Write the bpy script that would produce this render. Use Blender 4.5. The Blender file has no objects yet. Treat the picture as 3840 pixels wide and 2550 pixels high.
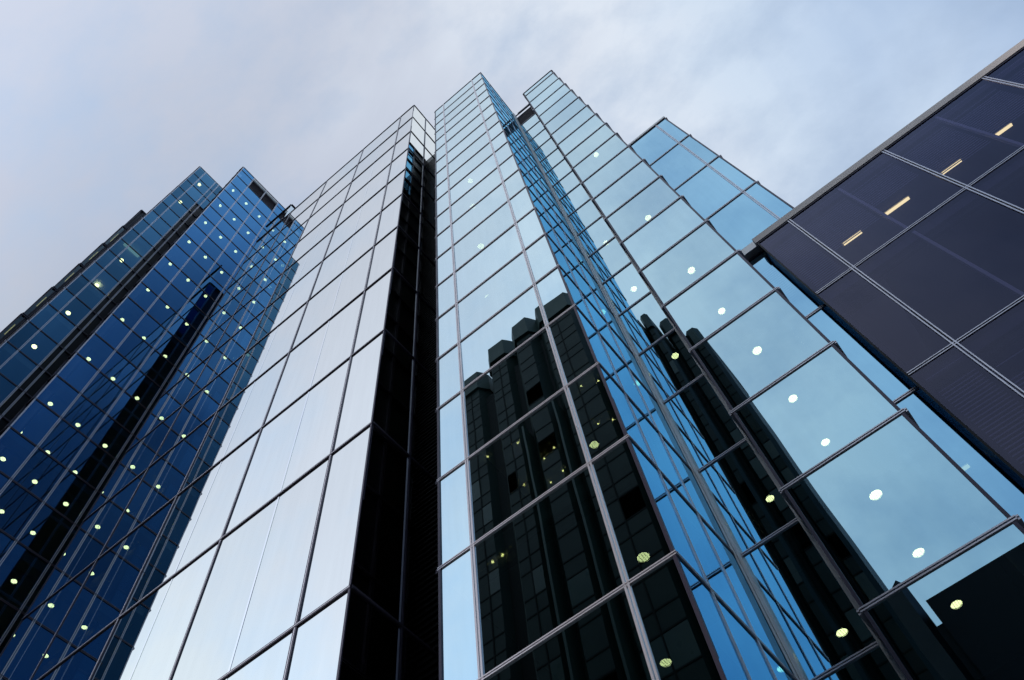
import bpy, math, random
from mathutils import Matrix, Vector
random.seed(7)
C = bpy.context.scene.collection

# ------------------------------------------------------------------ camera, sky, sun, exposure
EYE = 1.6                                    # eye height; world x runs along the facades, y away from them
MC = [[0.777845624, 0.622228349, -0.088250015],      # camera right, down, forward in world axes
      [-0.592906112, 0.680015634, -0.431324796],
      [-0.208371126, 0.387828078, 0.897870177]]
cam = bpy.data.cameras.new('camera'); cam_o = bpy.data.objects.new('camera', cam); C.objects.link(cam_o)
cam.lens = 28.045; cam.sensor_width = 36.0; cam.clip_start = 0.05; cam.clip_end = 3000
r_, d_, f_ = [Vector(v) for v in MC]
cam_o.matrix_world = Matrix(((r_.x, -d_.x, -f_.x, 0), (r_.y, -d_.y, -f_.y, 0), (r_.z, -d_.z, -f_.z, EYE), (0, 0, 0, 1)))
bpy.context.scene.camera = cam_o

SUN_EL, SUN_AZ = math.radians(20), math.radians(-115)      # low veiled sun, behind the camera to the left
sc = bpy.context.scene
w = bpy.data.worlds.new('World'); sc.world = w; w.use_nodes = True
N, L = w.node_tree.nodes, w.node_tree.links
N.clear()
def nd(t, **k):
    n = N.new(t)
    for a, v in k.items(): setattr(n, a, v)
    return n
wout = nd('ShaderNodeOutputWorld'); bg = nd('ShaderNodeBackground'); bg.inputs['Strength'].default_value = 0.1
sky = nd('ShaderNodeTexSky', sky_type='NISHITA', sun_disc=False, sun_elevation=SUN_EL, sun_rotation=SUN_AZ)
tc = nd('ShaderNodeTexCoord'); sep = nd('ShaderNodeSeparateXYZ'); L.new(tc.outputs['Generated'], sep.inputs[0])
mp = nd('ShaderNodeMapping'); mp.inputs['Scale'].default_value = (1.5, 2.2, 0.8); mp.inputs['Rotation'].default_value = (0, 0, 0.5)
L.new(tc.outputs['Generated'], mp.inputs[0])
n1 = nd('ShaderNodeTexNoise'); n1.inputs['Scale'].default_value = 1.7; n1.inputs['Detail'].default_value = 8; n1.inputs['Roughness'].default_value = 0.52
n1.inputs['Distortion'].default_value = 0.5
L.new(mp.outputs[0], n1.inputs['Vector'])
n2 = nd('ShaderNodeTexNoise'); n2.inputs['Scale'].default_value = 3.2; n2.inputs['Detail'].default_value = 9; n2.inputs['Roughness'].default_value = 0.6
L.new(mp.outputs[0], n2.inputs['Vector'])
def math_(op, a, b, clamp=False):
    m = nd('ShaderNodeMath', operation=op, use_clamp=clamp)
    for i, v in enumerate((a, b)):
        if isinstance(v, (int, float)): m.inputs[i].default_value = v
        else: L.new(v, m.inputs[i])
    return m.outputs[0]
pert = math_('MULTIPLY', math_('SUBTRACT', n1.outputs['Fac'], 0.5), 0.5)
xs = math_('ADD', math_('ADD', sep.outputs['X'], pert), math_('MULTIPLY', sep.outputs['Y'], -0.10))
u01 = math_('ADD', math_('MULTIPLY', xs, 0.5), 0.5, True)
ramp = nd('ShaderNodeValToRGB'); L.new(u01, ramp.inputs[0])
cr = ramp.color_ramp
stops = [(-0.75, (.45, .51, .58)), (-0.5, (.43, .47, .57)), (-0.2, (.49, .535, .64)), (0.05, (.65, .71, .80)), (0.22, (.56, .66, .79)), (0.42, (.33, .46, .68)), (0.65, (.11, .22, .46))]
cr.elements[0].position = (stops[0][0] + 1) / 2; cr.elements[0].color = (*stops[0][1], 1)
cr.elements[1].position = (stops[-1][0] + 1) / 2; cr.elements[1].color = (*stops[-1][1], 1)
for p, c in stops[1:-1]:
    e = cr.elements.new((p + 1) / 2); e.color = (*c, 1)
veil = nd('ShaderNodeMix', data_type='RGBA', blend_type='MIX')
L.new(ramp.outputs[0], veil.inputs[6])
veil.inputs[7].default_value = (.36, .46, .62, 1)
thin = math_('MULTIPLY', math_('SUBTRACT', n2.outputs['Fac'], 0.44), 3.0, True)
L.new(thin, veil.inputs[0])
sc10 = nd('ShaderNodeVectorMath', operation='SCALE'); # the veil of cloud is brighter low down behind the camera
back = math_('MULTIPLY', sep.outputs['Y'], -1.0, True)
left = math_('MULTIPLY', sep.outputs['X'], -1.0, True)
L.new(math_('ADD', math_('MULTIPLY', back, math_('ADD', math_('MULTIPLY', left, 26.0), 2.5)), 11.3), sc10.inputs['Scale'])
L.new(veil.outputs[2], sc10.inputs[0])
cov = nd('ShaderNodeMapRange', interpolation_type='SMOOTHSTEP'); L.new(xs, cov.inputs[0])
cov.inputs[1].default_value = 0.28; cov.inputs[2].default_value = 0.72; cov.inputs[3].default_value = 1.0; cov.inputs[4].default_value = 0.10
mx = nd('ShaderNodeMix', data_type='RGBA'); L.new(cov.outputs[0], mx.inputs[0])
L.new(sky.outputs[0], mx.inputs[6]); L.new(sc10.outputs[0], mx.inputs[7])
L.new(mx.outputs[2], bg.inputs['Color']); L.new(bg.outputs[0], wout.inputs[0])

sl = bpy.data.lights.new('sun', 'SUN'); sl.energy = 2.4; sl.angle = math.radians(5); sl.color = (1, .93, .86)
so = bpy.data.objects.new('sun', sl); C.objects.link(so)
sd = Vector((math.sin(SUN_AZ) * math.cos(SUN_EL), math.cos(SUN_AZ) * math.cos(SUN_EL), math.sin(SUN_EL)))
so.rotation_euler = sd.to_track_quat('Z', 'Y').to_euler()
so.location = (-60, -30, 40)
vs = sc.view_settings; vs.view_transform = 'Standard'; vs.look = 'None'; vs.exposure = 0; vs.gamma = 1; vs.use_curve_mapping = False
sc.cycles.max_bounces = 14; sc.cycles.glossy_bounces = 8; sc.cycles.transparent_max_bounces = 24; sc.cycles.diffuse_bounces = 3
sc.cycles.caustics_reflective = False; sc.cycles.sample_clamp_indirect = 4

# ------------------------------------------------------------------ materials
def mat(name):
    m = bpy.data.materials.new(name); m.use_nodes = True; m.node_tree.nodes.clear()
    return m, m.node_tree.nodes, m.node_tree.links
def glass(name, r0, tint, power, graze, trans, bump=0.004, scale=0.3, var=.08):
    """coated curtain wall glass: tinted mirror coat over clear tinted glass"""
    m, n, l = mat(name)
    out = n.new('ShaderNodeOutputMaterial'); mixs = n.new('ShaderNodeMixShader')
    gl = n.new('ShaderNodeBsdfGlossy'); gl.inputs['Roughness'].default_value = 0.0
    tr = n.new('ShaderNodeBsdfTransparent'); tr.inputs[0].default_value = (*trans, 1)
    lw = n.new('ShaderNodeLayerWeight'); lw.inputs[0].default_value = 0.5
    g = n.new('ShaderNodeNewGeometry'); tx = n.new('ShaderNodeTexNoise'); tx.inputs['Scale'].default_value = scale
    tx.inputs['Detail'].default_value = 2
    l.new(g.outputs['Position'], tx.inputs['Vector'])
    bp = n.new('ShaderNodeBump'); bp.inputs['Strength'].default_value = 1; bp.inputs['Distance'].default_value = bump
    l.new(tx.outputs['Fac'], bp.inputs['Height'])
    pw = n.new('ShaderNodeMath'); pw.operation = 'POWER'; l.new(lw.outputs['Facing'], pw.inputs[0]); pw.inputs[1].default_value = power
    ma = n.new('ShaderNodeMath'); ma.operation = 'MULTIPLY_ADD'; l.new(pw.outputs[0], ma.inputs[0])
    ma.inputs[1].default_value = 0.97 - r0; ma.inputs[2].default_value = r0; ma.use_clamp = True
    mc = n.new('ShaderNodeMix'); mc.data_type = 'RGBA'; l.new(pw.outputs[0], mc.inputs[0])
    mc.inputs[6].default_value = (*tint, 1); mc.inputs[7].default_value = (*graze, 1)
    # faint dust and tone shift from pane to pane
    oi = n.new('ShaderNodeObjectInfo'); mr = n.new('ShaderNodeMapRange'); l.new(oi.outputs['Random'], mr.inputs[0])
    mr.inputs[3].default_value = 1.0 - var; mr.inputs[4].default_value = 1.0
    mp_ = n.new('ShaderNodeMapping'); mp_.inputs['Scale'].default_value = (5, 5, .35); l.new(g.outputs['Position'], mp_.inputs[0])
    ds = n.new('ShaderNodeTexNoise'); ds.inputs['Scale'].default_value = 1.6; ds.inputs['Detail'].default_value = 5; l.new(mp_.outputs[0], ds.inputs['Vector'])
    dr = n.new('ShaderNodeMapRange'); l.new(ds.outputs['Fac'], dr.inputs[0]); dr.inputs[1].default_value = .3; dr.inputs[2].default_value = .7; dr.inputs[3].default_value = .965; dr.inputs[4].default_value = 1.0
    mm = n.new('ShaderNodeMath'); mm.operation = 'MULTIPLY'; l.new(mr.outputs[0], mm.inputs[0]); l.new(dr.outputs[0], mm.inputs[1])
    sc_ = n.new('ShaderNodeVectorMath'); sc_.operation = 'SCALE'; l.new(mc.outputs[2], sc_.inputs[0]); l.new(mm.outputs[0], sc_.inputs['Scale'])
    l.new(sc_.outputs[0], gl.inputs['Color']); l.new(bp.outputs[0], gl.inputs['Normal'])
    l.new(ma.outputs[0], mixs.inputs[0]); l.new(tr.outputs[0], mixs.inputs[1]); l.new(gl.outputs[0], mixs.inputs[2])
    l.new(mixs.outputs[0], out.inputs[0])
    return m
def pbr(name, col, rough=0.5, metal=0.0, noise=0.0, nscale=3.0, col2=None, spec=0.5):
    m, n, l = mat(name)
    out = n.new('ShaderNodeOutputMaterial'); p = n.new('ShaderNodeBsdfPrincipled')
    p.inputs['Base Color'].default_value = (*col, 1); p.inputs['Roughness'].default_value = rough; p.inputs['Metallic'].default_value = metal; p.inputs['Specular IOR Level'].default_value = spec
    if noise:
        g = n.new('ShaderNodeNewGeometry'); tx = n.new('ShaderNodeTexNoise'); tx.inputs['Scale'].default_value = nscale; tx.inputs['Detail'].default_value = 6
        l.new(g.outputs['Position'], tx.inputs['Vector'])
        mc = n.new('ShaderNodeMix'); mc.data_type = 'RGBA'; mc.inputs[6].default_value = (*col, 1)
        c2 = col2 or tuple(c * (1 - noise) for c in col); mc.inputs[7].default_value = (*c2, 1)
        l.new(tx.outputs['Fac'], mc.inputs[0]); l.new(mc.outputs[2], p.inputs['Base Color'])
        mr = n.new('ShaderNodeMapRange'); l.new(tx.outputs['Fac'], mr.inputs[0]); mr.inputs[3].default_value = max(0.02, rough - 0.1); mr.inputs[4].default_value = rough + 0.1
        l.new(mr.outputs[0], p.inputs['Roughness'])
    l.new(p.outputs[0], out.inputs[0])
    return m
def glow(name, col, s):
    m, n, l = mat(name)
    out = n.new('ShaderNodeOutputMaterial'); e = n.new('ShaderNodeEmission'); e.inputs[0].default_value = (*col, 1); e.inputs[1].default_value = s
    l.new(e.outputs[0], out.inputs[0]); return m

G_SILVER = glass('silver_mirror_glass', .93, (.95, 1.0, .94), 2.0, (1.0, .99, .96), (.02, .02, .03), bump=.0012, var=.06)
G_PALE = glass('pale_blue_glass', .66, (.38, .70, .86), 1.5, (.86, .99, 1.0), (.30, .42, .48))
G_CENTRE = glass('light_centre_glass', .84, (.58, .84, .92), 1.4, (.88, .99, 1.0), (.28, .42, .44))
G_K = glass('cyan_blue_glass', .74, (.27, .57, .80), 1.8, (.6, .88, 1.0), (.28, .42, .5))
G_MID = glass('mid_blue_glass', .62, (.06, .36, .82), 2.0, (.28, .70, 1.0), (.25, .4, .5))
G_BLUE = glass('deep_blue_glass', .36, (.004, .12, .44), 1.25, (.27, .66, 1.0), (.22, .34, .42), var=.34)
G_TEAL = glass('teal_blue_glass', .26, (.015, .15, .33), 1.3, (.30, .64, .88), (.34, .46, .52), var=.4)
G_DARK = glass('dark_clear_glass', .05, (.7, .7, 1.0), 4.0, (.9, .95, 1.0), (.36, .34, .46))
G_BLACK = glass('black_reflective_glass', .10, (.5, .6, .6), 3.0, (.8, .9, .9), (.10, .12, .12))
M_ALU = pbr('pale_aluminium', (.86, .82, .88), .32, .4, .10, 2)
M_ALU_D = pbr('dark_aluminium', (.075, .065, .10), .4, .4, .15, 2)
M_ALU_M = pbr('mauve_aluminium', (.16, .14, .18), .4, .5, .15, 6)
M_GASKET = pbr('black_gasket', (.008, .008, .012), .6)
M_STEEL = pbr('brushed_pale_steel', (.93, .91, .87), .4, .25, .06, 4)
M_WARM = pbr('warm_grey_coping', (.80, .68, .60), .5, .1, .12, 1.5)  # warmth of the low sun put into the parapet's base colour
M_LOUVRE = pbr('dark_louvre', (.11, .085, .10), .55, .2, .2, 5)
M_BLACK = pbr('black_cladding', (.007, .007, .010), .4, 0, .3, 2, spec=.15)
M_JOINT = pbr('bright_joint_strip', (1.0, 1.0, 1.0), .04, 1.0)
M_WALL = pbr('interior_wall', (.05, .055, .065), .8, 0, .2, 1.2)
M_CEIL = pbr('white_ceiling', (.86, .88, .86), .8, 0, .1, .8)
M_ROOF = pbr('roof_felt', (.10, .10, .11), .9, 0, .3, 1)
M_BLIND = pbr('grey_blind_slat', (.62, .64, .78), .5)
M_BLIND_B = pbr('blue_grey_blind_slat', (.10, .14, .2), .5)
M_RIM = pbr('lamp_rim', (.5, .5, .5), .4, .6)
M_LAMP = glow('lamp_diffuser', (1.0, .86, .36), 12.0)
M_TUBE = glow('tube_light', (1.0, .86, .36), 2.8)
M_SPOT = glow('small_warm_lamp', (1.0, .75, .25), 18.0)
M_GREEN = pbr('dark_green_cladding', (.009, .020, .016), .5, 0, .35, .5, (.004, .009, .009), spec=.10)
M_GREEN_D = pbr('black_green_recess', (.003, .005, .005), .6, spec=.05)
M_GREEN_T = pbr('green_parapet_panel', (.030, .052, .045), .5, 0, .3, .6, spec=.15)  # street-canyon shade put into colour: top boxes lighter than the bays below
M_OW1 = pbr('green_window', (.017, .036, .028), .3, 0, .4, 1.5, spec=.2)
M_OW2 = pbr('dark_window', (.006, .012, .011), .4, spec=.1)
M_FING = pbr('grey_glass_fin', (.85, .88, .95), .4)
M_FINL = pbr('aged_green_fin', (.02, .04, .034), .5, 0, .3, 1, spec=.2)

# ------------------------------------------------------------------ helpers
def mesh_obj(name, verts, faces, m, parent=None):
    me = bpy.data.meshes.new(name); me.from_pydata(verts, [], faces); me.update()
    me.materials.append(m)
    o = bpy.data.objects.new(name, me); C.objects.link(o)
    if parent is not None:
        o.parent = parent
        o.matrix_parent_inverse = parent.matrix_world.inverted()
    return o
class MB:
    def __init__(s): s.v = []; s.f = []
    def box(s, x0, x1, y0, y1, z0, z1):
        if x0 > x1: x0, x1 = x1, x0
        if y0 > y1: y0, y1 = y1, y0
        b = len(s.v)
        s.v += [(x0, y0, z0), (x1, y0, z0), (x1, y1, z0), (x0, y1, z0), (x0, y0, z1), (x1, y0, z1), (x1, y1, z1), (x0, y1, z1)]
        s.f += [tuple(b + i for i in q) for q in ((0, 3, 2, 1), (4, 5, 6, 7), (0, 1, 5, 4), (1, 2, 6, 5), (2, 3, 7, 6), (3, 0, 4, 7))]
        return s
    def prism(s, pts, z0, z1):
        b = len(s.v); n = len(pts)
        s.v += [(x, y, z0) for x, y in pts] + [(x, y, z1) for x, y in pts]
        s.f += [tuple(range(b + n - 1, b - 1, -1)), tuple(range(b + n, b + 2 * n))]
        s.f += [(b + i, b + (i + 1) % n, b + n + (i + 1) % n, b + n + i) for i in range(n)]
        return s
    def disc(s, x, y, z0, z1, r, n=20):
        return s.prism([(x + r * math.cos(2 * math.pi * i / n), y + r * math.sin(2 * math.pi * i / n)) for i in range(n)], z0, z1)
    def build(s, name, m, parent=None): return mesh_obj(name, s.v, s.f, m, parent)
def tag(o, label=None, cat=None, group=None, kind=None):
    for k, v in (('label', label), ('category', cat), ('group', group), ('kind', kind)):
        if v: o[k] = v
    return o
def thing(name, loc, label, cat, group=None):
    o = bpy.data.objects.new(name, None); C.objects.link(o); o.location = loc; o.empty_display_size = 0.5
    o.matrix_world = Matrix.Translation(loc)
    return tag(o, label, cat, group)
def pix_area(pts):
    q = []
    for p in pts:
        v = Vector((p[0], p[1], p[2] - EYE)); z = f_.dot(v)
        if z < 0.3: return 0
        q.append((max(-1.2, min(1.2, r_.dot(v) / z)), max(-.8, min(.8, d_.dot(v) / z))))
    return abs(sum(q[i][0] * q[(i + 1) % 4][1] - q[(i + 1) % 4][0] * q[i][1] for i in range(4))) / 2

class Tower:
    """one building: empties and parts; heights are given above eye level"""
    def __init__(s, name, loc, label, group=None):
        s.root = thing(name, (loc[0], loc[1], 0), label, 'building', group); s.panes = []
    def facade(s, axis, c, face, cols, levels, g, kind=None, mw=.04, tw=.04, gap=.022, mout=.045, tout=.06,
               edge0=True, edge1=True, ext=0.0, mmat=None, tmat=None, gmat=None, gout=-.03, skip_m=(), tilt=.0014, edge_dark=False):
        """axis 'b': wall in a plane y=c ; axis 'a': wall in a plane x=c ; face = +-1 outward"""
        mmat = mmat or M_ALU; tmat = tmat or M_ALU; gmat = gmat or M_GASKET
        def P(u, o, z): return (u, c + face * o, z) if axis == 'b' else (c + face * o, u, z)
        def bx(mb, u0, u1, o0, o1, z0, z1):
            p, q = P(u0, o0, z0), P(u1, o1, z1); mb.box(p[0], q[0], p[1], q[1], min(z0, z1), max(z0, z1))
        Z = [z + EYE for z in levels]
        for i in range(len(cols) - 1):
            for j in range(len(Z) - 1):
                k = kind(i, j) if kind else g
                if k is None: continue
                u0, u1, z0, z1 = cols[i], cols[i + 1], Z[j], Z[j + 1]
                if k == 'louvre':
                    mb = MB(); bx(mb, u0 + .02, u1 - .02, -.20, -.16, z0 + .03, z1 - .03)
                    n = int((z1 - z0) / .12)
                    for t in range(n):
                        zz = z0 + .05 + t * (z1 - z0 - .1) / n; bx(mb, u0 + .03, u1 - .03, -.159, -.09, zz, zz + .035)
                    mb.build('louvre_panel', M_LOUVRE, s.root); continue
                if k == 'black':
                    mb = MB(); bx(mb, u0 + .05, u1, -.10, -.02, z0, z1); mb.build('cladding_panel', M_BLACK, s.root); continue
                t = [random.uniform(-tilt, tilt) for _ in range(2)]
                h, wd = (z1 - z0) / 2, (u1 - u0) / 2
                off = lambda a, b: t[0] * a * wd + t[1] * b * h
                v = [P(u0, off(-1, -1), z0), P(u1, off(1, -1), z0), P(u1, off(1, 1), z1), P(u0, off(-1, 1), z1)]
                flip = (axis == 'b' and face > 0) or (axis == 'a' and face < 0)
                s.panes.append((pix_area(v), v[::-1] if flip else v, k))
        nc = len(cols)
        for i, u in enumerate(cols):
            if i in skip_m or (i == 0 and not edge0) or (i == nc - 1 and not edge1): continue
            mb = MB(); dk = MB(); lo, hi = Z[0], Z[-1]
            if i in (0, nc - 1):
                sgn = 1 if i == 0 else -1
                bx(mb, u, u + sgn * mw, -.03, mout, lo, hi)
                if edge_dark: mb.build('mullion', M_ALU_D, s.root)
                else: mb.build('mullion', mmat, s.root)
                continue
            bx(mb, u - gap / 2 - mw / 2 - .006, u - gap / 2, -.012, mout, lo, hi)
            bx(mb, u + gap / 2, u + gap / 2 + mw / 2 + .006, -.012, mout, lo, hi)
            o = mb.build('mullion', mmat, s.root)
            bx(dk, u - gap / 2 + .001, u + gap / 2 - .001, -.03, mout + gout, lo, hi); dk.build('gasket', gmat, o)
        for j, z in enumerate(Z):
            mb = MB(); dk = MB(); u0, u1 = cols[0] - ext, cols[-1] + ext
            if j in (0, len(Z) - 1):
                sgn = 1 if j == 0 else -1
                bx(mb, u0, u1, -.035, tout + .004, z, z + sgn * tw); mb.build('transom', tmat if j == 0 else M_ALU_D, s.root); continue
            bx(mb, u0, u1, -.016, tout, z - gap / 2 - tw / 2 - .004, z - gap / 2)
            bx(mb, u0, u1, -.018, tout + .003, z + gap / 2, z + gap / 2 + tw / 2 + .004)
            o = mb.build('transom', tmat, s.root)
            bx(dk, u0 + .003, u1 - .003, -.034, tout + gout + .001, z - gap / 2 + .001, z + gap / 2 - .001); dk.build('gasket', gmat, o)
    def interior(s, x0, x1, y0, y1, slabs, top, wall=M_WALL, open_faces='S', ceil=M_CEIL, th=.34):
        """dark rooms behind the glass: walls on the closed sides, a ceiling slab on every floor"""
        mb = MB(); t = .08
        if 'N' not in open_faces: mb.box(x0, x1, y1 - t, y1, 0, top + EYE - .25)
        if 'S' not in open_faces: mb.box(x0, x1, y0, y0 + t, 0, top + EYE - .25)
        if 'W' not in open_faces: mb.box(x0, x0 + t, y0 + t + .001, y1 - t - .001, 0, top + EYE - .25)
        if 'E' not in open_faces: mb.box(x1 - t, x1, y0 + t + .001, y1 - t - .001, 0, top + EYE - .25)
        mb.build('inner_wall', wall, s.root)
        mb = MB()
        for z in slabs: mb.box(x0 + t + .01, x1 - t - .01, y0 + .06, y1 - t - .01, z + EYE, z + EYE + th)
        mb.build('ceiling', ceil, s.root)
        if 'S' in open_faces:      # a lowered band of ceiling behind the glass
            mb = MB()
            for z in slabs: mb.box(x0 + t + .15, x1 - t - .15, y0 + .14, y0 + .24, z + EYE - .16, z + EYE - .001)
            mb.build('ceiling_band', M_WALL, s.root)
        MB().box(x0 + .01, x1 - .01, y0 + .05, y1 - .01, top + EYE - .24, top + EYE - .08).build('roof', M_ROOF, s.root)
    def finish(s):
        s.panes.sort(key=lambda p: -p[0])
        for i, (a, v, m) in enumerate(s.panes[:100]): mesh_obj('glass_pane', v, [(0, 1, 2, 3)], m, s.root)
        rest = s.panes[100:]
        if rest:
            mats = []; me_v = []; fs = []; idx = []
            for a, v, m in rest:
                b = len(me_v); me_v += v; fs.append((b, b + 1, b + 2, b + 3))
                if m not in mats: mats.append(m)
                idx.append(mats.index(m))
            o = mesh_obj('glass_pane', me_v, fs, mats[0], s.root)
            for m in mats[1:]: o.data.materials.append(m)
            for p, k in zip(o.data.polygons, idx): p.material_index = k
            o['kind'] = 'stuff'

# levels above eye height, shared by the towers of this block
LV = [-1.55, 0.2, 2.2, 4.3, 6.33, 8.57, 10.63, 12.88, 14.92, 16.99, 19.03, 21.1, 23.06, 25.0, 26.97, 28.8, 30.74, 32.66, 34.75, 36.8, 38.75, 40.7, 42.62, 44.65]
HI = [46.55, 48.5, 50.5, 52.4, 54.45, 56.4, 58.4, 60.4, 62.07, 62.9]
CEIL = [-.9 + 4.85, 8.22, 12.53, 16.64, 20.70, 24.65, 28.45, 32.30, 36.45, 40.30]

# ------------------------------------------------------------------ setting
g = MB(); g.box(-300, 300, -300, 300, -.3, 0)
tag(g.build('ground', pbr('stone_paving', (.07, .07, .075), .7, 0, .35, .7)), kind='structure')

# ------------------------------------------------------------------ mirror-fronted tower (left of centre)
T_S = Tower('mirror_tower', (-12.5, 5.2), 'silver mirror-glass tower left of centre, its wide front reflecting pale cloud')
SV = [-1.55, 0.2, 4.3, 8.58, 12.88, 17.0, 21.12, 24.97, 28.88, 32.75, 36.65, 40.57, 44.45, 48.3]
bS = 5.19
scol = [-18.97, -15.98, -12.99, -10.02, -7.07, -6.02]
T_S.facade('b', bS, -1, scol, SV, G_SILVER, mw=.036, tw=.034, gap=.018, mout=.02, tout=.026, mmat=M_ALU_D, tmat=M_ALU_D, gmat=M_ALU, gout=.004, edge0=True)
T_S.facade('a', -6.02, 1, [bS, 6.2, 8.2, 10.2], SV, G_SILVER, mw=.036, tw=.034, gap=.018, mout=.02, tout=.026, mmat=M_ALU_D, tmat=M_ALU_D, gmat=M_ALU_M, gout=.004, edge0=False)
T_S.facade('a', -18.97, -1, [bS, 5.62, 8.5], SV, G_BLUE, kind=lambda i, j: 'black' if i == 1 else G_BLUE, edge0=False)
T_S.facade('b', bS, -1, [-18.97, -16.66], [48.3, 51.4], G_SILVER, edge0=False, edge1=False)
T_S.facade('a', -16.66, 1, [bS, 7.5], [48.3, 51.4], G_SILVER, edge0=False)
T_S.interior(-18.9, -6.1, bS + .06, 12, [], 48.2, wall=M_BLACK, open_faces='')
mb = MB()
for i in range(4):
    x = (scol[i] + scol[i + 1]) / 2 + .11
    mb.box(x - .022, x + .022, bS - .006, bS - .003, 0, 48.2 + EYE)
mb.build('joint_strip', M_JOINT, T_S.root)
T_S.finish()

# ------------------------------------------------------------------ central tower
bT = 5.774
T_T = Tower('central_tower', (-3.3, 5.8), 'tall central glass tower with a dark building mirrored in its lower front panes')
tcol = [-4.935, -4.33, -2.34, -1.715]
T_T.facade('b', bT, -1, tcol, LV, G_CENTRE, mw=.042, tw=.026, gap=.016, mout=.02, tout=.021, ext=.015, edge0=True, edge_dark=True)
T_T.facade('a', -1.715, 1, [bT, 6.45, 7.42, 8.5], LV, G_MID, mw=.03, tw=.024, gap=.014, mout=.015, tout=.018, edge0=False, edge1=False)
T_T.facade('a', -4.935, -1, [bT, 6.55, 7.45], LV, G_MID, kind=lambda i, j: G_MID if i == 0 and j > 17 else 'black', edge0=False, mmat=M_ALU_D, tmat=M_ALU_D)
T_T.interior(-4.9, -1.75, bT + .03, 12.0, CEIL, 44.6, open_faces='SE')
T_T.finish()
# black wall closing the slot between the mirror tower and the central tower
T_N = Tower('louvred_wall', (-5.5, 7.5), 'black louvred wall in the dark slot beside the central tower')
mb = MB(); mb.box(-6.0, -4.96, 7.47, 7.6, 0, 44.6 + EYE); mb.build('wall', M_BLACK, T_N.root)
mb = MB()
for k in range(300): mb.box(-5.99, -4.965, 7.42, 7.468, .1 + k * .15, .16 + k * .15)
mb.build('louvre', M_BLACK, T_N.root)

# ------------------------------------------------------------------ recessed strip behind the pale column
T_P = Tower('recessed_bay', (-1.1, 8.5), 'narrow recessed glass bay beside a pale steel column, right of the central tower')
bP = 8.517
pl = [z for z in LV if z < 41] + [43.4]
T_P.facade('b', bP, -1, [-1.626, -.70], pl, G_PALE, kind=lambda i, j: 'louvre' if j == len(pl) - 2 else G_PALE, mw=.03, tw=.028, gap=.016, mout=.012, tout=.024, edge1=False, edge0=False)
mb = MB()
mb.box(-1.708, -1.679, bP - .14, bP + .1, 0, 43.9 + EYE).box(-1.674, -1.628, bP - .12, bP + .1, 0, 43.9 + EYE)
mb.build('column', M_STEEL, T_P.root)
MB().box(-1.6785, -1.6745, bP - .10, bP + .09, 0, 43.88 + EYE).build('column_groove', M_GASKET, T_P.root)
MB().box(-.70, -.62, bP - .08, bP + .08, 0, 43.6 + EYE).build('side_post', M_STEEL, T_P.root)
MB().box(-1.47, -.705, bP - .04, bP + .05, 43.41 + EYE, 43.55 + EYE).build('coping', M_ALU_D, T_P.root)
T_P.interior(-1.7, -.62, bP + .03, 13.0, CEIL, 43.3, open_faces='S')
T_P.finish()

# ------------------------------------------------------------------ stepped right tower
bR = 7.916
T_R = Tower('right_tower', (.33, 7.9), 'tower of wide single pale-blue panes stacked one per row, right of the steel column')
rl = [z for z in LV if z < 41] + [42.75, 43.65]
T_R.facade('b', bR, -1, [-.60, 1.257], rl, G_PALE, mw=.042, tw=.032, gap=.018, mout=.015, tout=.022, ext=.03, edge_dark=True)
T_R.facade('a', 1.257, 1, [bR, 9.7, 11.6], rl, G_MID, edge0=False, mmat=M_ALU_D)
T_R.facade('a', -.60, -1, [bR, 8.44], rl, G_MID, edge0=False, edge1=False, mmat=M_ALU_D)
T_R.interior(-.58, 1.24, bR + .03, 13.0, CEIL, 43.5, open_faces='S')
mb = MB()
for z in range(9): mb.disc(1.06, 8.33, CEIL[z] + .34 + EYE, CEIL[z + 1] + EYE, .085, 14)
mb.build('inner_column', M_CEIL, T_R.root)
T_R.finish()

# ------------------------------------------------------------------ blue block behind, right
bK = 11.6
T_K = Tower('rear_block', (2.5, 11.6), 'mid-blue glass block rising behind the dark building, pale ledge below its big panes')
T_K.facade('b', bK, -1, [1.24, 3.34, 3.865], [21.45, 25.0, 28.8, 32.66, 36.5], G_K, mw=.045, tw=.04, gap=.022, mout=.025, tout=.03, edge0=False, edge_dark=True)
T_K.facade('a', 3.865, 1, [bK, 14.0, 17.0], [21.45, 25.0, 28.8, 32.66, 36.5], G_K, edge0=False)
T_K.facade('b', bK, -1, [1.24, 2.36], [-1.55, .2, 4.3, 8.57, 12.88, 16.99, 21.0], G_K, mw=.05, tw=.045, gap=.025, tout=.03, edge0=False, edge1=False)
MB().box(1.24, 3.9, bK - .22, bK + .1, 21.03 + EYE, 21.40 + EYE).build('ledge', M_STEEL, T_K.root)
MB().box(1.20, 3.88, bK - .05, bK + .12, 36.52 + EYE, 36.72 + EYE).build('coping', M_STEEL, T_K.root)
T_K.interior(1.26, 3.83, bK + .03, 16.5, [4.0, 8.2, 12.5, 16.6, 20.6, 24.6, 28.4, 32.3], 36.4, open_faces='SE')
mb = MB()
for z0, z1 in ((17.1, 20.5), (13.0, 16.4)):
    n = int((z1 - z0) / .11)
    for t in range(n): mb.box(1.3, 2.33, bK + .12, bK + .135, z0 + t * .11 + EYE, z0 + t * .11 + .05 + EYE)
mb.build('venetian_blind', M_BLIND_B, T_K.root)
T_K.finish()

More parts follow.
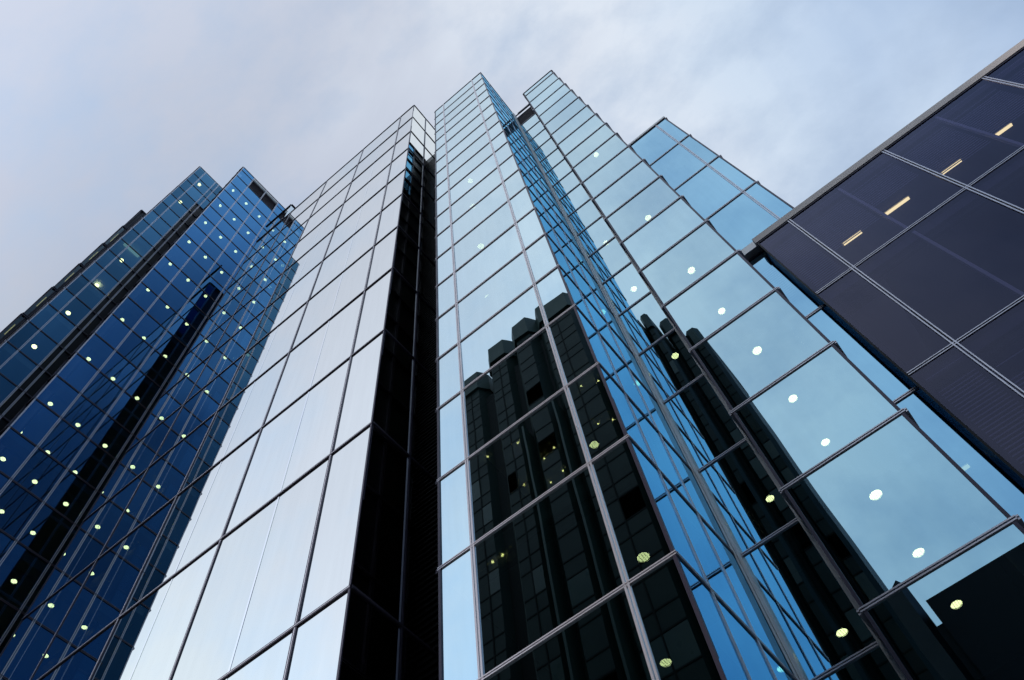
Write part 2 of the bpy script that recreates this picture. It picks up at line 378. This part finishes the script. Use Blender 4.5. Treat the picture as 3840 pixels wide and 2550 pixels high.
# ------------------------------------------------------------------ dark building, right
bD = 11.2
T_D = Tower('dark_building', (9.0, 11.2), 'dark purple-grey glazed building on the right with blinds and yellow tube lights')
dcol = [2.34, 3.355, 6.37, 9.385, 12.4, 15.4, 18.4]
dl = [-1.55, .2, 4.3, 8.57, 12.88, 16.99, 20.78]
T_D.facade('b', bD, -1, dcol, dl, G_DARK, mw=.042, tw=.038, gap=.038, mout=.03, tout=.022, edge0=False, edge_dark=True)
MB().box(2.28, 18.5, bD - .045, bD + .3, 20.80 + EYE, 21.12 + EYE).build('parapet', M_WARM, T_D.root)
mb = MB(); mb.box(2.34, 2.40, bD + .01, bK + .2, 0, 20.78 + EYE); mb.box(2.30, 2.345, bD - .03, bD + .03, 0, 20.78 + EYE).build('side_return', M_BLACK, T_D.root)
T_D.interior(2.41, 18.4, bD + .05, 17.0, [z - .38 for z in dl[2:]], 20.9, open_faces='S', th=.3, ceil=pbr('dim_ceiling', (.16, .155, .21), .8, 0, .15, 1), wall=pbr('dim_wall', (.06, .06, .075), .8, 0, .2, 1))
def blind(x0, x1, z0, z1):
    b = MB(); n = int((z1 - z0) / .10)
    for t in range(n): b.box(x0, x1, bD + .18, bD + .192, z0 + t * .10 + EYE, z0 + t * .10 + .028 + EYE)
    b.box(x0, x1, bD + .17, bD + .20, z1 + EYE, z1 + .02 + EYE)
    b.box(x0, x1, bD + .06, bD + .07, z1 + .34 + EYE, z1 + .36 + EYE)
    b.build('venetian_blind', M_BLIND, T_D.root)
for x0, x1, z0, z1 in ((2.5, 3.27, 17.4, 20.2), (3.48, 4.80, 18.4, 20.22), (4.95, 6.27, 19.0, 20.25), (6.50, 7.80, 18.3, 20.22), (7.96, 9.28, 18.5, 20.2), (9.5, 10.8, 18.2, 20.2), (2.5, 3.27, 9.2, 12.2), (3.48, 6.25, 9.0, 11.5)):
    blind(x0, x1, z0, z1)
for x in (4.87, 7.88, 10.9):
    for k in range(3, 6):
        MB().box(x - .035, x + .035, bD + .03, bD + .12, dl[k] + .1 + EYE, dl[k + 1] - .12 + EYE).build('glass_fin', M_FING, T_D.root)
T_D.finish()

# ------------------------------------------------------------------ blue towers, left
aL = -21.03
T_L = Tower('blue_tower', (aL, 4.0), 'deep-blue glass tower with dark louvre panels at its roof, beside the mirror tower')
ll = LV + HI
lcol = [1.914, 3.045, 4.31, 5.555, 6.9, 8.3]
nl = len(ll)
def lk(i, j): return 'louvre' if i in (1, 2) and j >= nl - 4 + 1 - 0 and j < nl - 1 else G_BLUE
T_L.facade('a', aL, 1, lcol, ll, G_BLUE, kind=lk, mw=.05, tw=.036, gap=.022, mout=.025, tout=.025, mmat=M_ALU, tmat=M_ALU_M)
T_L.facade('b', 1.914, -1, [-21.5, aL], ll, G_BLACK, edge1=False, mmat=M_ALU_D, tmat=M_ALU_D)
lceil = [CEIL[0], 8.22, 12.53, 16.64, 20.70, 24.65, 28.45, 32.30, 36.45, 40.30, 44.2, 48.1, 52.0, 56.0, 60.0]
T_L.interior(-27.5, -21.5, 2.3, 8.3, lceil, 62.8, open_faces='E')
for z in lceil + [62.5]: MB().box(-21.49, aL - .05, 1.95, 8.28, z + EYE, z + .34 + EYE).build('ceiling_edge', M_CEIL, T_L.root)
T_L.finish()

aM = -24.05
T_M = Tower('outer_blue_tower', (aM, .6), 'narrow blue glass tower at far left, set back behind the louvre-topped blue tower')
ml = LV + [46.6, 48.55, 50.5, 52.45, 54.5, 56.5, 58.45, 60.45, 62.35, 64.35]
T_M.facade('a', aM, 1, [-.20, .40, 1.41, 1.72, 2.3], ml, G_BLUE, kind=lambda i, j: 'black' if i >= 2 and j < len(ml) - 4 else G_TEAL, mw=.045, tw=.034, gap=.02, mout=.025, tout=.025, edge1=False, tmat=M_ALU_M)
T_M.facade('b', -.20, -1, [-30, -28, -26, aM], ml, G_TEAL, edge1=False)
T_M.interior(-30.0, aM - .03, -.16, 2.3, [z for z in lceil] + [64.06 - .1], 64.3, open_faces='E')
T_M.finish()

aF = -28.3
T_F = Tower('dark_corner_block', (aF, -.3), 'dark clad block at the far left edge with thin tube lights along its corner')
fl = [-1.55, 2.3, 6.2, 10.1, 14.0, 17.9, 21.8, 25.7, 29.6, 33.5, 37.4, 41.0, 44.8, 48.7, 52.6, 56.4, 60.35]
T_F.facade('a', aF, 1, [-.70, -.42, .5], fl, G_DARK, kind=lambda i, j: 'black' if i == 1 or j == len(fl) - 2 else G_BLACK, mw=.05, tw=.10, gap=.08, tout=.07, mmat=M_ALU_D, tmat=M_ALU_D, ext=.03)
T_F.facade('b', -.70, -1, [-36, -33, -30.5, aF], fl, G_BLACK, edge1=False, mmat=M_ALU_D, tmat=M_ALU_D)
T_F.interior(-36, aF - .12, -.66, .5, [z - .4 for z in fl[2:-1]], 60.3, open_faces='ES', wall=M_BLACK, th=.3)
T_F.finish()

# ------------------------------------------------------------------ building opposite (seen mirrored in the panes)
T_O = Tower('faceted_tower', (-12, -24), 'dark green faceted office tower mirrored in the central tower panes', None)
bays = [(-25.3, -21.9, 21.6, 74.5), (-20.9, -17.6, 20.6, 75), (-17.1, -14.0, 19.7, 75.3), (-13.9, -9.2, 19.6, 75), (-9.1, -5.8, 20.6, 74.5), (-5.6, -4.75, 22.2, 75), (-4.5, -3.15, 24.2, 75), (-3.1, -1.72, 28.0, 75)]
for x0, x1, D, H in bays:
    H += 1.9 if x1 < -17 else (.5 if x1 < -5.7 else 1.4)
    wd = x1 - x0; ch = min(.75, wd * .25)
    pts = [(x0, -D - 9), (x0, -D - ch * 1.4), (x0 + ch, -D), (x1 - ch, -D), (x1, -D - ch * 1.4), (x1, -D - 9)]
    pts = pts[::-1]
    o = MB().prism(pts, 0, H - 3.2).build('bay', M_GREEN, T_O.root)
    cx = (x0 + x1) / 2
    # oversailing top box
    pt2 = [(cx + (x - cx) * 1.06, y + (.25 if y > -D - 8 else 0)) for x, y in pts]
    MB().prism(pt2, H - 3.1, H).build('parapet_box', M_GREEN_T, T_O.root)
    j = MB(); nz = int(H / 3.9)
    for k in range(nz):
        for dz in (0, 1.5): j.box(x0 + ch, x1 - ch, -D - .05, -D + .03, k * 3.9 + dz, k * 3.9 + dz + .12)
    nx = max(1, int(wd / 1.6))
    for k in range(1, nx): j.box(x0 + wd * k / nx - .05, x0 + wd * k / nx + .05, -D - .04, -D + .045, 0, H - 3.3)
    j.build('panel_joints', M_GREEN_D, o)
    for k in range(7):
        zz = 3.9 * random.randint(6, nz - 3) + 1.62; q = random.randint(0, nx - 1)
        xa, xb = max(x0 + ch, x0 + wd * q / nx + .06), min(x1 - ch, x0 + wd * (q + 1) / nx - .06)
        if xb > xa + .1: MB().box(xa, xb, -D - .02, -D + .025, zz, zz + 2.2).build('window', random.choice((M_OW1, M_OW1, M_OW2)), T_O.root)
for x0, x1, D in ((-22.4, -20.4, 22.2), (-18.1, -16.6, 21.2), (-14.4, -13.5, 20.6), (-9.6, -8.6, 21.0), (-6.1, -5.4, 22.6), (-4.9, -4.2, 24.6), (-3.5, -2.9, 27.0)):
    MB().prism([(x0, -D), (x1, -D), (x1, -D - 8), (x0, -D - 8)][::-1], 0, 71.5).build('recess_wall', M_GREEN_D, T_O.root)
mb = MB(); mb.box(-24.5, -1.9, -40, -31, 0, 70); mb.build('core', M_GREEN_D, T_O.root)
mb = MB()
for x, D in ((-13.95, 19.2), (-9.15, 19.3), (-17.35, 19.6)): mb.box(x - .09, x + .09, -D - 1.4, -D, 20, 58)
mb.build('fin', M_FINL, T_O.root)
T_Q = Tower('low_dark_block', (5, -16), 'low black building mirrored in the lowest pane of the right tower')
mb = MB(); mb.prism([(.05, -12.2), (12, -12.2), (12, -20), (.05, -20)][::-1], 0, 21.3 + EYE)
mb.build('block', M_BLACK, T_Q.root)
MB().prism([(-1.15, -12.6), (-.45, -12.0), (-.2, -12.6), (-.2, -16), (-1.15, -16)][::-1], 0, 22.6 + EYE).build('corner_turret', M_BLACK, T_Q.root)
MB().prism([(-.25, -12.5), (.3, -12.5), (.3, -18), (-.25, -18)][::-1], 0, 20.4 + EYE).build('link_wall', M_BLACK, T_Q.root)

# ------------------------------------------------------------------ lights behind the glass
ORD = ['first', 'second', 'third', 'fourth', 'fifth', 'sixth', 'seventh', 'eighth', 'ninth', 'tenth', 'eleventh', 'twelfth', 'thirteenth', 'fourteenth', 'fifteenth']
lamp_mesh = {}
def round_lamp(x, y, h, label, group, r=.088):
    t = thing('ceiling_light', (x, y, h + EYE), label, 'ceiling light', group)
    if r not in lamp_mesh:
        rim = MB()
        n = 20
        for i in range(n):   # ring
            a0, a1 = 2 * math.pi * i / n, 2 * math.pi * (i + 1) / n
            b = len(rim.v)
            for a in (a0, a1):
                for rr in (r, r * 1.1):
                    for z in (-.05, 0.0): rim.v.append((rr * math.cos(a), rr * math.sin(a), z))
            rim.f += [(b, b + 4, b + 6, b + 2), (b, b + 1, b + 5, b + 4), (b + 2, b + 6, b + 7, b + 3)]
        dsc = MB().disc(0, 0, -.03, -.004, r * .985, 24)
        lv = MB()
        for a in (-.45, 0, .45): lv.box(a * r - .0022, a * r + .0022, -r * .8, r * .8, -.045, -.031)
        lamp_mesh[r] = (rim, dsc, lv)
    rim, dsc, lv = lamp_mesh[r]
    if isinstance(rim, MB):
        o1 = mesh_obj('rim', rim.v, rim.f, M_RIM); o2 = mesh_obj('diffuser', dsc.v, dsc.f, M_LAMP); o3 = mesh_obj('louvre', lv.v, lv.f, M_RIM)
        lamp_mesh[r] = (o1.data, o2.data, o3.data); os_ = (o1, o2, o3)
    else:
        os_ = [bpy.data.objects.new(nm, me) for nm, me in zip(('rim', 'diffuser', 'louvre'), lamp_mesh[r])]
        for o in os_: C.objects.link(o)
    for o in os_: o.parent = t
    return t
# right tower: x=.33, three rows deep
for k, h in enumerate([8.22, 12.53, 16.64, 20.70, 28.45]):
    for q, y in enumerate((8.49, 9.82, 11.12)):
        if (h, q) in ((20.70, 1), (20.70, 2), (28.45, 1), (28.45, 2), (16.64, 2)): continue
        round_lamp(.33, y, h, 'round ceiling light in right tower, %s lit floor up, %s row behind the glass' % (ORD[k], ORD[q]), 'round ceiling lights in the right tower')
for k, (x, y, h) in enumerate([(-1.21, 10.4, 8.22), (-1.19, 11.54, 12.53), (-1.16, 10.07, 16.64), (-1.17, 9.95, 20.70), (-1.17, 9.91, 24.65)]):
    round_lamp(x, y, h, 'round ceiling light in the bay beside the pale column, %s lit floor up' % ORD[k], 'round ceiling lights in the recessed bay')
for k, (x, y, h) in enumerate([(-3.45, 9.06, 8.22), (-2.58, 7.21, 8.22), (-3.09, 8.12, 12.53), (-3.60, 6.0, 16.64), (-3.67, 6.15, 20.70), (-3.72, 6.14, 24.65), (-3.76, 6.31, 28.45)]):
    round_lamp(x, y, h, 'round ceiling light behind the central tower front, %s lamp from the bottom' % ORD[k], 'round ceiling lights in the central tower')
for k, h in enumerate(reversed(lceil[3:])):
    for q, y in enumerate((2.55, 3.84, 5.15)):
        round_lamp(-21.93, y, h, 'ceiling light near the glass of louvre-topped blue tower, %s floor down, %s from left' % (ORD[k], ORD[q]), 'round ceiling lights in the deep-blue tower', .095)
        if h < 37: round_lamp(-23.8, y + .04, h, 'ceiling light deeper inside louvre-topped blue tower, %s floor down, %s from left' % (ORD[k], ORD[q]), 'round ceiling lights in the deep-blue tower', .095)
for k, (x, y, h) in enumerate([(-25.0, .72, 63.95), (-25.5, .69, 60.0), (-25.87, .76, 48.1), (-25.9, .79, 44.1), (-26.0, .78, 40.3), (-26.1, .80, 36.45), (-26.1, .8, 32.3), (-26.1, .8, 28.45), (-26.1, .8, 24.65)]):
    round_lamp(x, y, h - .0, 'round ceiling light in the narrow far-left blue tower, %s lamp from the top' % ORD[k], 'round ceiling lights in the outer blue tower', .125)
def tube(x0, x1, y, h, label, group, wd=.085):
    t = thing('tube_light', ((x0 + x1) / 2, y, h + EYE), label, 'ceiling light', group)
    MB().box(x0 - .05, x1 + .05, y - wd / 2 - .03, y + wd / 2 + .03, h - .03 + EYE, h - .001 + EYE).build('housing', M_RIM, t)
    for s in (-1, 1): MB().box(x0, x1, y + s * wd * .26 - wd * .17, y + s * wd * .26 + wd * .17, h - .07 + EYE, h - .031 + EYE).build('tube', M_TUBE, t)
for k, (x0, x1) in enumerate([(4.15, 4.72), (5.5, 6.22), (7.25, 7.82), (8.86, 9.32)]):
    tube(x0, x1, 12.6, 20.40, 'yellow tube light under the top ceiling of the dark building, %s from left' % ORD[k], 'tube lights in the dark building')
tube(1.95, 2.3, 13.6, 12.5, 'tube light behind striped blinds, between right tower and dark building', None)
tube(1.9, 2.3, 12.7, 8.2, 'lowest tube light in the blue strip left of the dark building', None)
for k, z in enumerate(reversed(fl[6:-1])):
    tube(-29.6, aF - .45, -.52, z - .42, 'thin tube light at the corner of the dark far-left block, %s from top' % ORD[k], 'tube lights in the far-left block', .09)

def spot(x, y, h, label):
    t = thing('downlight', (x, y, h + EYE), label, 'ceiling light', 'small warm downlights in the central tower')
    MB().disc(0, 0, -.02, -.001, .024, 12).build('trim', M_RIM, None).parent = t
    MB().disc(0, 0, -.035, -.021, .018, 12).build('bulb', M_SPOT, None).parent = t
for k, (x, y) in enumerate([(-4.76, 6.99), (-4.65, 7.96), (-4.23, 8.26), (-4.14, 7.13), (-3.99, 7.74), (-3.89, 8.2), (-3.70, 7.67), (-2.77, 7.81), (-2.53, 6.95), (-2.51, 7.92), (-2.23, 7.07)]):
    spot(x, y, 12.53, 'small warm downlight on one ceiling of the central tower, %s from the left' % ORD[k])
for k, (x, y) in enumerate([(-4.12, 5.9), (-3.95, 5.9)]):
    spot(x, y, 8.22, 'small warm downlight low in the central tower, %s of its pair' % ('left' if k == 0 else 'right'))

t = thing('lit_office_ceiling', (-24.9, .8, 49.0 + EYE), 'greenish lit office panel glowing behind one pane of the narrow far-left tower', 'light panel')
MB().box(-24.95, -24.85, .15, 1.25, 47.9 + EYE, 49.5 + EYE).build('panel', glow('green_panel_glow', (.42, .62, .40), 1.1), t)
MB().box(-24.97, -24.83, .08, 1.32, 49.52 + EYE, 49.6 + EYE).build('frame', M_RIM, t)
